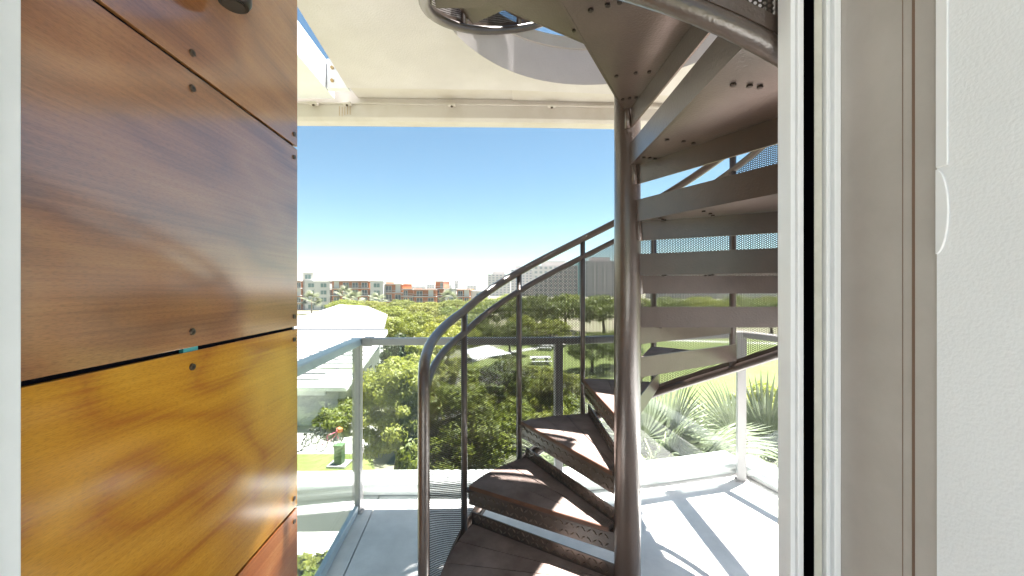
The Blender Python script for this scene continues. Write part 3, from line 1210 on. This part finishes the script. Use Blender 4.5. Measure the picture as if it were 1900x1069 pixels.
shrub(643, 23.6, 1.5, 1.7, LEAFS[0], 'rounded shrub against the side wall of the white building')
shrub(606, 23.9, 0.8, 0.8, LEAFS[1], 'low green shrub at the foot of the white wall')
shrub(665, 27.5, 1.3, 1.8, LEAFS[0], 'taller olive shrub further along the white side wall')
for px, Y, rx, h, k in ((905, 27, 2.2, 1.9, 2), (985, 29, 2.4, 1.7, 0), (1040, 26, 1.8, 1.5, 2), (960, 22, 1.8, 2.0, 0),
                        (1015, 21, 1.7, 1.8, 2), (1085, 24, 2.0, 1.6, 0), (870, 22, 1.7, 2.2, 2), (1130, 21, 1.8, 1.7, 0),
                        (930, 33, 2.4, 2.2, 0), (870, 30, 2.2, 2.4, 0), (1000, 34, 2.2, 1.6, 2), (1060, 31, 2.0, 1.6, 2), (905, 19, 1.8, 2.6, 0), (1060, 19, 1.7, 1.9, 2)):
    shrub(px, Y, rx, h, LEAFS[k], 'rounded hillside shrub on the slope seen through the guard', 'shrubs on the slope below')
for px, Y, rx, h, k in ((1215, 19, 1.7, 1.6, 0), (1310, 20, 1.6, 1.5, 2), (1462, 19, 1.7, 1.8, 0), (1400, 24, 1.8, 1.6, 2)):
    shrub(px, Y, rx, h, LEAFS[k], 'rounded garden shrub on the lawn behind the fan palms', 'shrubs behind the fan palms')
for k, px in enumerate((520, 556, 592, 626)):
    shrub(px, 10.9, 0.62, 0.9, LEAFS[2 if k % 2 else 0], 'clipped hedge bush along the path under the balcony', 'hedge bushes under the balcony', 'hedge_bush')

# ------------------------------------------------------------ fan palms
PALM = leaf_mat('palm_leaf', (0.10, 0.125, 0.06), (0.19, 0.21, 0.115), 0.30)
PALMB = mat('palm_trunk', (0.16, 0.12, 0.085), rough=0.95, col2=(0.23, 0.18, 0.13), nscale=6, stretch=(1, 1, 6), bump=0.8, bscale=14)
PETI = mat('palm_petiole', (0.20, 0.21, 0.10), rough=0.5)


def frond_mesh(R_, nseg, spread, droop, rng):
    m = MB()
    for k in range(nseg):
        a = spread * (k / (nseg - 1) - 0.5) * 2
        L_ = R_ * (0.72 + 0.28 * math.cos(a * 0.8)) * rng.uniform(0.93, 1.04)
        wdt = R_ * 0.028
        d = Vector((math.sin(a), math.cos(a), 0))
        pr = Vector((math.cos(a), -math.sin(a), 0))
        prev = None
        for t_, wk in ((0.0, 0.25), (0.35, 1.0), (0.7, 0.75), (1.0, 0.06)):
            z = 0.10 * R_ * math.cos(a) * t_ - droop * R_ * t_ ** 2.6 + 0.03 * R_ * (1 if k % 2 else -1) * t_ * (1 - t_)
            c = d * (L_ * t_) + Vector((0, 0, z))
            l, r_ = c - pr * wdt * wk, c + pr * wdt * wk
            mid = c + Vector((0, 0, 0.010 * wk))
            if prev:
                i = len(m.v)
                m.v += [tuple(prev[0]), tuple(prev[1]), tuple(prev[2]), tuple(l), tuple(mid), tuple(r_)]
                m.f += [(i, i + 1, i + 4, i + 3), (i + 1, i + 2, i + 5, i + 4)]
            prev = (l, mid, r_)
    return m.mesh('frond')


fr_meshes = [frond_mesh(1.0, 34, R(105), 0.10 + 0.08 * k, random.Random(k)) for k in range(3)]


def palm(name, label, loc, top, nfr, L_, seed, group=None, sub=True):
    rg = random.Random(seed)
    p = empty(name, (loc[0], loc[1], GZ))
    tag(p, label, 'palm', group)
    hh = top - GZ
    MB().tube([(0, 0, 0), (0.05, 0, hh * 0.3), (0.02, 0.03, hh * 0.7), (0, 0, hh)], [0.24, 0.19, 0.18, 0.21], 14).build('trunk', PALMB, p, smooth=True)
    for k in range(nfr):
        az = k * 2.39996 + rg.uniform(-.2, .2)
        el = R(78) - R(105) * (k / nfr) ** 0.9
        pl = L_ * rg.uniform(0.75, 1.0)
        d = Vector((math.cos(az) * math.cos(el), math.sin(az) * math.cos(el), math.sin(el)))
        b0 = Vector((0, 0, hh - 0.05))
        e = b0 + d * pl + Vector((0, 0, -0.12 * pl))
        f = link('frond', fr_meshes[k % 3], PALM, p, loc=e)
        dd = (d + Vector((0, 0, -0.25))).normalized()
        q = dd.to_track_quat('Y', 'Z')
        f.rotation_euler = (q @ Matrix.Rotation(rg.uniform(-.5, .5), 4, 'Y').to_quaternion()).to_euler()
        s_ = L_ * rg.uniform(0.85, 1.1)
        f.scale = (s_, s_, s_)
        MB().tube([b0, b0.lerp(e, 0.5) + Vector((0, 0, 0.05)), e], [0.022, 0.016, 0.010], 6).build('petiole', PETI, p, smooth=True)
    return p


palm('fan_palm', 'large fan palm whose crown rises beside the balcony glass', (2.05, 5.1), -1.30, 22, 0.95, 3)
palm('fan_palm', 'second fan palm with drooping leaves behind the balcony corner post', (3.55, 5.4), -1.55, 20, 0.95, 5)
palm('fan_palm', 'lower fan palm seen below the stair behind the pole', (1.2, 6.6), -2.2, 18, 0.9, 9)
for k, (px, yt, Y) in enumerate(((578, 548, 128), (640, 538, 132), (655, 548, 126), (700, 550, 128), (832, 546, 130))):
    palm('distant_palm', 'small distant palm in front of the apartment block', (gx(px, Y), Y), CH - (yt + 8 - 534.5) / F * Y, 14, 2.2, 20 + k,
         'palms in front of the apartments')

# ------------------------------------------------------------ low white-roofed building
ROOFW = mat('white_shingle', (0.22, 0.22, 0.222), rough=0.9, col2=(0.28, 0.28, 0.28), nscale=1.2, stretch=(0.4, 3, 1))
ROOFG = mat('grey_flashing', (0.30, 0.31, 0.33), rough=0.7)
WALLW = mat('pale_render', (0.46, 0.46, 0.455), rough=0.85, col2=(0.41, 0.41, 0.41), nscale=0.7)
hs = empty('white_roof_building', (-13, 30, GZ))
tag(hs, 'low building with broad white shingled roof and pale walls', 'building')
HO = Vector((-13, 30, GZ))
ez = 2.75


def h_(x, y, z):
    return Vector((x, y, GZ + z)) - HO


A = (-10.55, 23.6)      # near right eave corner
B = (-13.5, 41.6)       # far right eave corner


def eave_x(Y):
    return A[0] + (B[0] - A[0]) * (Y - A[1]) / (B[1] - A[1])


def slope_z(Y):
    return ez + (Y - 23.6) * 0.115 if Y < 39 else ez + (39 - 23.6) * 0.115 + 0.10 + (Y - 39) * 0.075


rows_y = [23.6 + 1.1 * k for k in range(15)]
rng2 = random.Random(3)
for k in range(14):
    y0, y1 = rows_y[k], min(rows_y[k + 1], 39.0)
    x = -26.0
    xr = lambda Y: eave_x(Y)
    while True:
        wdt = rng2.uniform(1.6, 3.2)
        x1 = x + wdt
        last = x1 > eave_x(y0) - 0.8
        a1 = eave_x(y0) if last else x1 - 0.02
        b1 = eave_x(y1) if last else x1 - 0.02
        th_ = 0.04 + rng2.uniform(0, 0.06)
        mm = MB()
        mm.v = [tuple(h_(x, y0, slope_z(y0) + th_)), tuple(h_(a1, y0, slope_z(y0) + th_)), tuple(h_(b1, y1, slope_z(y1 - .001) + 0.004)),
                tuple(h_(x, y1, slope_z(y1 - .001) + 0.004)), tuple(h_(x, y0, slope_z(y0) - 0.02)), tuple(h_(a1, y0, slope_z(y0) - 0.02)),
                tuple(h_(b1, y1, slope_z(y1 - .001) - 0.02)), tuple(h_(x, y1, slope_z(y1 - .001) - 0.02))]
        mm.f = [(0, 1, 2, 3), (4, 5, 1, 0), (5, 6, 2, 1), (7, 4, 0, 3)]
        mm.build('roof_sheet', ROOFW, hs)
        x = x1
        if last:
            break
zl = slope_z(38.99)
MB().box(-26 + 13, eave_x(39) + 13 - 0.02, 38.95 - 30, 39.05 - 30, zl - 0.05, zl + 0.16).build('roof_step', ROOFG, hs)
# upper slope, its far edge falling to the right
far = [(-26, 50), (-21.5, 51), (-18.2, 51.5), (-16.2, 50)]
up = [(-26, 39.05), (eave_x(39.05) - 0.4, 39.05), (-16.4, 49.0), (-21, 54), (-26, 56)]
m = MB()
m.v = [tuple(h_(x, y, slope_z(y) + 0.12 + (0.5 if x < -18 and y > 45 else 0))) for x, y in up]
m.f = [(0, 1, 2), (0, 2, 3), (0, 3, 4)]
m.v += [(v[0], v[1], v[2] - 0.25) for v in m.v]
m.f += [(5, 7, 6), (5, 8, 7), (5, 9, 8)] + [(k, 5 + k, 5 + (k + 1) % 5, (k + 1) % 5) for k in range(5)]
m.build('upper_roof', ROOFW, hs)
# fascia, gutter, walls
MB().bar(h_(-26, 23.56, ez - 0.16), h_(A[0], 23.56, ez - 0.16), 0.06, 0.26).build('fascia', WHITE, hs)
MB().bar(h_(-26, 23.45, ez - 0.06), h_(A[0] + 0.1, 23.45, ez - 0.06), 0.14, 0.12).build('gutter', WHITE, hs)
m = MB()
pa = [h_(eave_x(Y) + 0.03, Y, slope_z(min(Y, 38.99)) - 0.14) for Y in (23.5, 38.9)]
m.bar(pa[0], pa[1], 0.06, 0.30).build('fascia', WHITE, hs)
MB().prism([(-26 + 13, 24.3 - 30), (A[0] - 0.75 + 13, 24.3 - 30), (B[0] - 0.7 + 13, 41 - 30), (-26 + 13, 41 - 30)], 0.0, ez - 0.05).build('wall', WALLW, hs)
MB().box(-26 + 13, A[0] - 1.6 + 13, 24.22 - 30, 24.298 - 30, 2.0, 2.5).build('soffit_band', WHITE, hs)
for yy in (27, 30.5, 34):
    xx = eave_x(yy) - 0.55
    f = MB().bar(h_(xx - .11, yy - .6, 1.4), h_(xx - .31, yy + .6, 1.4), 0.08, 1.1).build('window', WHITE, hs)
    MB().bar(h_(xx - .055, yy - .52, 1.4), h_(xx - .235, yy + .52, 1.4), 0.05, 0.95).build('pane', mat('dark_window_glass', (0.05, 0.065, 0.075), 0.08), f)

# ------------------------------------------------------------ bicycles, utility box
RUB = mat('black_rubber', (0.02, 0.02, 0.02), rough=0.7)


def bicycle(label, loc, rz, fc, basket=None, lean=0.1):
    b = empty('bicycle', loc, rz)
    b.rotation_euler = (lean, 0, rz)
    tag(b, label, 'bicycle', 'bicycles parked on the plaza')
    fm = mat('bike_paint_%d' % int(fc[0] * 1000), fc, rough=0.3)
    sp = mat('bike_chrome', (0.5, 0.5, 0.5), rough=0.25, metal=0.9)
    for x in (-0.52, 0.52):
        ring = [(x + 0.33 * math.cos(a), 0, 0.34 + 0.33 * math.sin(a)) for a in [2 * math.pi * k / 24 for k in range(25)]]
        w_ = MB().tube(ring, 0.022, 6, cap=False).build('wheel', RUB, b, smooth=True)
        m = MB()
        for k in range(8):
            a = math.pi * k / 8
            m.bar((x - .31 * math.cos(a), 0, .34 - .31 * math.sin(a)), (x + .31 * math.cos(a), 0, .34 + .31 * math.sin(a)), .006, .006, up=(0, 1, 0))
        o = m.build('spokes', sp, w_)
        o['kind'] = 'stuff'
    m = MB()
    for a, c in (((-.52, 0, .34), (-.1, 0, .32)), ((-.1, 0, .32), (-.24, 0, .85)), ((-.22, 0, .78), (.36, 0, .80)), ((-.1, 0, .32), (.38, 0, .70)),
                 ((.36, 0, .90), (.40, 0, .66)), ((.40, 0, .66), (.52, 0, .34)), ((-.52, 0, .34), (-.21, 0, .74))):
        m.tube([a, c], 0.020, 8)
    m.build('frame', fm, b, smooth=True)
    MB().tube([(.36, 0, .9), (.34, 0, 1.02)], 0.014, 8).build('stem', sp, b)
    MB().tube([(.24, -.28, 1.03), (.34, -.14, 1.05), (.34, .14, 1.05), (.24, .28, 1.03)], 0.014, 8).build('handlebar', RUB, b, smooth=True)
    MB().tube([(-.38, 0, .90), (-.28, 0, .905), (-.12, 0, .90)], [.085, .07, .02], 10).build('saddle', RUB, b, smooth=True)
    MB().tube([(-.1, -.02, .32), (-.1, .02, .32)], .09, 14).build('chainring', sp, b)
    if basket:
        MB().prism([(.42, -.15), (.66, -.15), (.66, .15), (.42, .15)], .74, .96).build('basket', mat('basket_%d' % int(basket[1] * 1000), basket, .8), b, bevel=.02)
    return b


Yb = 20.9
bicycle('bicycle with orange front basket parked on the pale plaza', (gx(612, Yb), Yb, GZ + 0.012), R(62), (0.55, 0.10, 0.22), (0.75, 0.22, 0.08))
bicycle('dark bicycle standing in the rack near the white wall', (gx(582, 21.6), 21.6, GZ + 0.012), R(75), (0.04, 0.05, 0.06), None, 0.14)
bicycle('black bicycle leaning beside the dark one on the plaza', (gx(571, 21.0), 21.0, GZ + 0.012), R(70), (0.06, 0.06, 0.055), None, 0.2)
Yc = 18.9
ub = empty('utility_box', (gx(630, Yc), Yc, GZ + 0.008), R(-4))
tag(ub, 'green metal utility box on a concrete pad in the grass', 'utility box')
UG = mat('utility_green', (0.06, 0.12, 0.055), rough=0.5, col2=(0.075, 0.14, 0.065), nscale=3)
MB().box(-.48, .48, -.40, .40, 0, .10).build('concrete_pad', PAVE, ub, bevel=.01)
MB().box(-.20, .20, -.18, .18, .10, .98).build('cabinet', UG, ub, bevel=.01)
MB().box(-.225, .225, -.205, .205, .98, 1.05).build('lid', UG, ub, bevel=.015)
MB().box(-.17, .17, -.188, -.1805, .16, .93).build('door_panel', UG, ub, bevel=.003)

# white furniture on the lawn
TW = mat('white_concrete_table', (0.42, 0.41, 0.40), rough=0.8)


def picnic(label, loc, rz, s_=1.0):
    p = empty('picnic_table', loc, rz)
    p.scale = (s_, s_, s_)
    tag(p, label, 'table', 'white tables on the lawn')
    MB().box(-1.1, 1.1, -.42, .42, .70, .78).build('table_top', TW, p, bevel=.02)
    for y in (-.85, .85):
        MB().box(-1.1, 1.1, y - .17, y + .17, .40, .47).build('bench', TW, p, bevel=.02)
    for x in (-.7, .7):
        MB().box(x - .08, x + .08, -.30, .30, 0, .70).build('leg', TW, p)
        for y in (-.85, .85):
            MB().box(x - .06, x + .06, y - .1, y + .1, 0, .40).build('leg', TW, p)


picnic('white picnic table with two benches standing on the open lawn', (gx(1003, 44), 44, GZ + .01), R(4), 1.1)
picnic('white picnic table further back in the shade by the walkway', (gx(1012, 54), 54, GZ + .01), R(-12), 1.0)
# white shade canopy
cn = empty('shade_canopy', (gx(905, 36), 36, GZ), R(20))
tag(cn, 'white fabric shade canopy on slim posts below the tree belt', 'canopy')
m = MB()
cs = [(-1.9, -1.5, 2.5), (1.9, -1.5, 2.8), (1.9, 1.5, 2.5), (-1.9, 1.5, 2.9)]
m.v = cs + [(0, 0, 3.5)] + [(a, b, c - .03) for a, b, c in cs] + [(0, 0, 3.46)]
m.f = [(0, 1, 4), (1, 2, 4), (2, 3, 4), (3, 0, 4), (6, 5, 9), (7, 6, 9), (8, 7, 9), (5, 8, 9)] + [(k, 5 + k, 5 + (k + 1) % 4, (k + 1) % 4) for k in range(4)]
m.build('fabric', mat('canopy_fabric', (0.5, 0.5, 0.5), .8), cn)
for a, b, c in cs:
    MB().tube([(a * .98, b * .98, 0), (a * .98, b * .98, c)], .04, 8).build('post', WHITE, cn)
# low white retaining wall behind the palms
lw = MB().box(gx(1392, 21), gx(1442, 21), 20.8, 21.2, GZ, GZ + 0.75).build('garden_wall', mat('white_block_wall', (0.66, 0.66, 0.64), .85))
tag(lw, 'short white garden wall on the lawn beyond the palms', 'wall')

# ------------------------------------------------------------ apartments in the distance
ORG = mat('orange_cladding', (0.36, 0.115, 0.022), rough=0.7, col2=(0.31, 0.095, 0.018), nscale=0.6)
BRN = mat('brown_cladding', (0.30, 0.12, 0.06), rough=0.75)
APW = mat('apartment_white', (0.50, 0.49, 0.47), rough=0.85)
WGL = mat('far_window_glass', (0.06, 0.08, 0.095), rough=0.12)
WGG = mat('far_green_glass', (0.10, 0.17, 0.17), rough=0.12)
win_me = {}


def part_box(parent, name, x0, x1, y0, y1, z0, z1, mt):
    return MB().box(x0, x1, y0, y1, z0, z1).build(name, mt, parent)


def window(parent, x, y, z, w_, h2, glass=None):
    key = (round(w_, 2), round(h2, 2))
    if key not in win_me:
        m = MB()
        for a in ((-w_ / 2, -w_ / 2 + .1, -h2 / 2, h2 / 2), (w_ / 2 - .1, w_ / 2, -h2 / 2, h2 / 2), (-w_ / 2 + .1, w_ / 2 - .1, h2 / 2 - .1, h2 / 2),
                  (-w_ / 2 + .1, w_ / 2 - .1, -h2 / 2, -h2 / 2 + .1), (-.05, .05, -h2 / 2 + .1, h2 / 2 - .1)):
            m.box(a[0], a[1], -.12, .02, a[2], a[3])
        win_me[key] = (m.mesh('window'), MB().box(-w_ / 2 + .08, w_ / 2 - .08, -.05, .01, -h2 / 2 + .08, h2 / 2 - .08).mesh('pane'))
    fm, pm = win_me[key]
    f = link('window', fm, APW, parent, loc=(x, y, z))
    link('pane', pm, glass or WGL, f)
    return f


YA = 150.0
PXM = F / YA


def apartment(label, px0, px1, ytop, style, Y=YA, name='apartment_building'):
    x0, x1 = gx(px0, Y), gx(px1, Y)
    z1 = CH - (ytop - 534.5) / F * Y - GZ
    b = empty(name, ((x0 + x1) / 2, Y, GZ))
    tag(b, label, 'building')
    hw = (x1 - x0) / 2
    fl = z1 / max(2, round(z1 / 3.1))
    nfl = int(round(z1 / fl))
    body = {'white': APW, 'orange': ORG, 'brown': BRN}[style]
    part_box(b, 'wall', -hw, hw, 0, 14, 0, z1, body)
    part_box(b, 'parapet', -hw - .15, hw + .15, -.15, 14.15, z1, z1 + .3, body)
    if style == 'white':
        nb = max(1, int(hw * 2 / 4.5))
        for i in range(nb):
            for k in range(nfl):
                window(b, -hw + (i + .5) * 2 * hw / nb, -.01, (k + .5) * fl, min(2.6, 1.5 * hw / nb), fl * .62, WGG if i % 2 == 0 else WGL)
    else:
        nb = max(2, int(hw * 2 / 3.4))
        for k in range(nfl):
            zf = k * fl
            part_box(b, 'balcony_slab', -hw - .3, hw + .3, -1.7, -.005, zf + fl * .98, zf + fl * .98 + .28, APW)
            if k:
                part_box(b, 'balcony_rail', -hw - .2, hw + .2, -1.68, -1.62, zf + .95, zf + 1.05, APW)
            for i in range(nb):
                xx = -hw + (i + .5) * 2 * hw / nb
                if (i + k) % 4 == 3:
                    part_box(b, 'cladding_panel', xx - 1.0, xx + 1.0, -.12, -.003, zf + .3, zf + fl - .1, APW if style == 'orange' else ORG)
                else:
                    window(b, xx, -.01, zf + fl * .48, min(2.4, 1.5 * hw / nb), fl * .72)
    return b


apartment('white end block with tall green windows left of the orange apartments', 566, 612, 523, 'white')
apartment('narrow white stair tower rising above the pale end block', 562, 581, 507, 'white', 152, 'stair_tower')
apartment('orange block peeking out beside the white stair tower', 536, 560, 522, 'orange', 151)
apartment('tall orange clad apartment block with white balconies', 616, 685, 522, 'orange')
apartment('plain white slab block between the orange apartments', 687, 711, 523, 'white', 149)
apartment('narrow apartment wing with orange bays beside the white slab', 713, 747, 528, 'orange', 152)
apartment('low brown apartment link with balconies', 748, 767, 537, 'brown', 151)
apartment('low orange apartment block below the orange tower', 768, 810, 538, 'orange', 150)
apartment('slim orange tower standing above the low apartments', 809, 823, 523, 'brown', 153, 'stair_tower')
apartment('small white block right of the slim orange tower', 825, 846, 537, 'white', 151)
apartment('small orange block at the end of the apartment row', 848, 872, 538, 'orange', 150)
apartment('white low building beyond the end of the apartment row', 874, 905, 541, 'white', 152)

HGL = mat('pale_hotel_glass', (0.19, 0.205, 0.22), rough=0.2)
PINK = mat('pale_pink_tower', (0.40, 0.365, 0.355), rough=0.9)


def far_block(label, px0, px1, ytop, Y, mt, nx, nz, cap=None, name='hotel_tower'):
    x0, x1 = gx(px0, Y), gx(px1, Y)
    z1 = CH - (ytop - 534.5) / F * Y - GZ
    b = empty(name, ((x0 + x1) / 2, Y, GZ))
    tag(b, label, 'building')
    hw = (x1 - x0) / 2
    part_box(b, 'wall', -hw, hw, 0, 20, 0, z1, mt)
    wm = MB().box(-hw / nx * .55, hw / nx * .55, -.2, .05, -z1 / nz * .26, z1 / nz * .26).mesh('window')
    wm.materials.append(HGL)
    for i in range(nx):
        for k in range(nz):
            link('window', wm, HGL, b, loc=(-hw + (i + .5) * 2 * hw / nx, 0, (k + .5) * z1 / nz))
    if cap:
        part_box(b, 'penthouse', -hw * .6, hw * .5, 4, 16, z1, z1 + cap, mt)
    return b


far_block('pale pink hotel tower standing behind the handrail', 905, 947, 509, 420, PINK, 6, 9, 3)
far_block('stepped pale hotel wing with raised centre behind the guard', 948, 988, 500, 425, PINK, 6, 10, 4)
far_block('long pale hotel slab filling the guard view above the trees', 990, 1072, 493, 380, PINK, 9, 7, 5)
far_block('teal glazed tower strip beside the long hotel slab', 1073, 1083, 478, 376, mat('teal_glass_wall', (0.08, 0.32, 0.33), .3), 2, 12)
far_block('pale hotel wing right of the teal strip', 1085, 1150, 484, 384, PINK, 7, 8, 4)
far_block('wide pale office block behind the stair treads', 1215, 1330, 540, 300, PINK, 16, 4, None, 'office_block')
far_block('second pale office block behind the stair treads', 1345, 1500, 537, 310, APW, 18, 4, None, 'office_block')
for k, (px0, px1, yt) in enumerate(((828, 838, 529), (843, 846, 520), (847, 850, 520), (760, 790, 531), (792, 806, 528), (866, 884, 530))):
    far_block(['faint grey block on the skyline', 'thin left chimney mast on the skyline', 'thin right chimney mast on the skyline', 'long low pale block on the skyline above the brown link',
               'pale skyline block beside the slim orange tower', 'pale pinkish skyline block over the row end'][k], px0, px1, yt, 700, PINK, 3, 4, None, 'skyline_block')

# ------------------------------------------------------------ summer haze over the park
hz = MB().box(-2510, 2510, -70, 3510, GZ - 1.0, 42).build('haze', None)
hm = bpy.data.materials.new('summer_haze')
hm.use_nodes = True
hm.node_tree.nodes.remove(hm.node_tree.nodes['Principled BSDF'])
pv = hm.node_tree.nodes.new('ShaderNodeVolumePrincipled')
pv.inputs['Color'].default_value = (0.93, 0.95, 0.98, 1)
pv.inputs['Density'].default_value = 0.00025
pv.inputs['Anisotropy'].default_value = 0.2
hm.node_tree.links.new(pv.outputs[0], hm.node_tree.nodes['Material Output'].inputs['Volume'])
hz.data.materials.append(hm)
hz['kind'] = 'stuff'
tag(hz, 'thin pale summer haze lying over the park and city', 'haze')
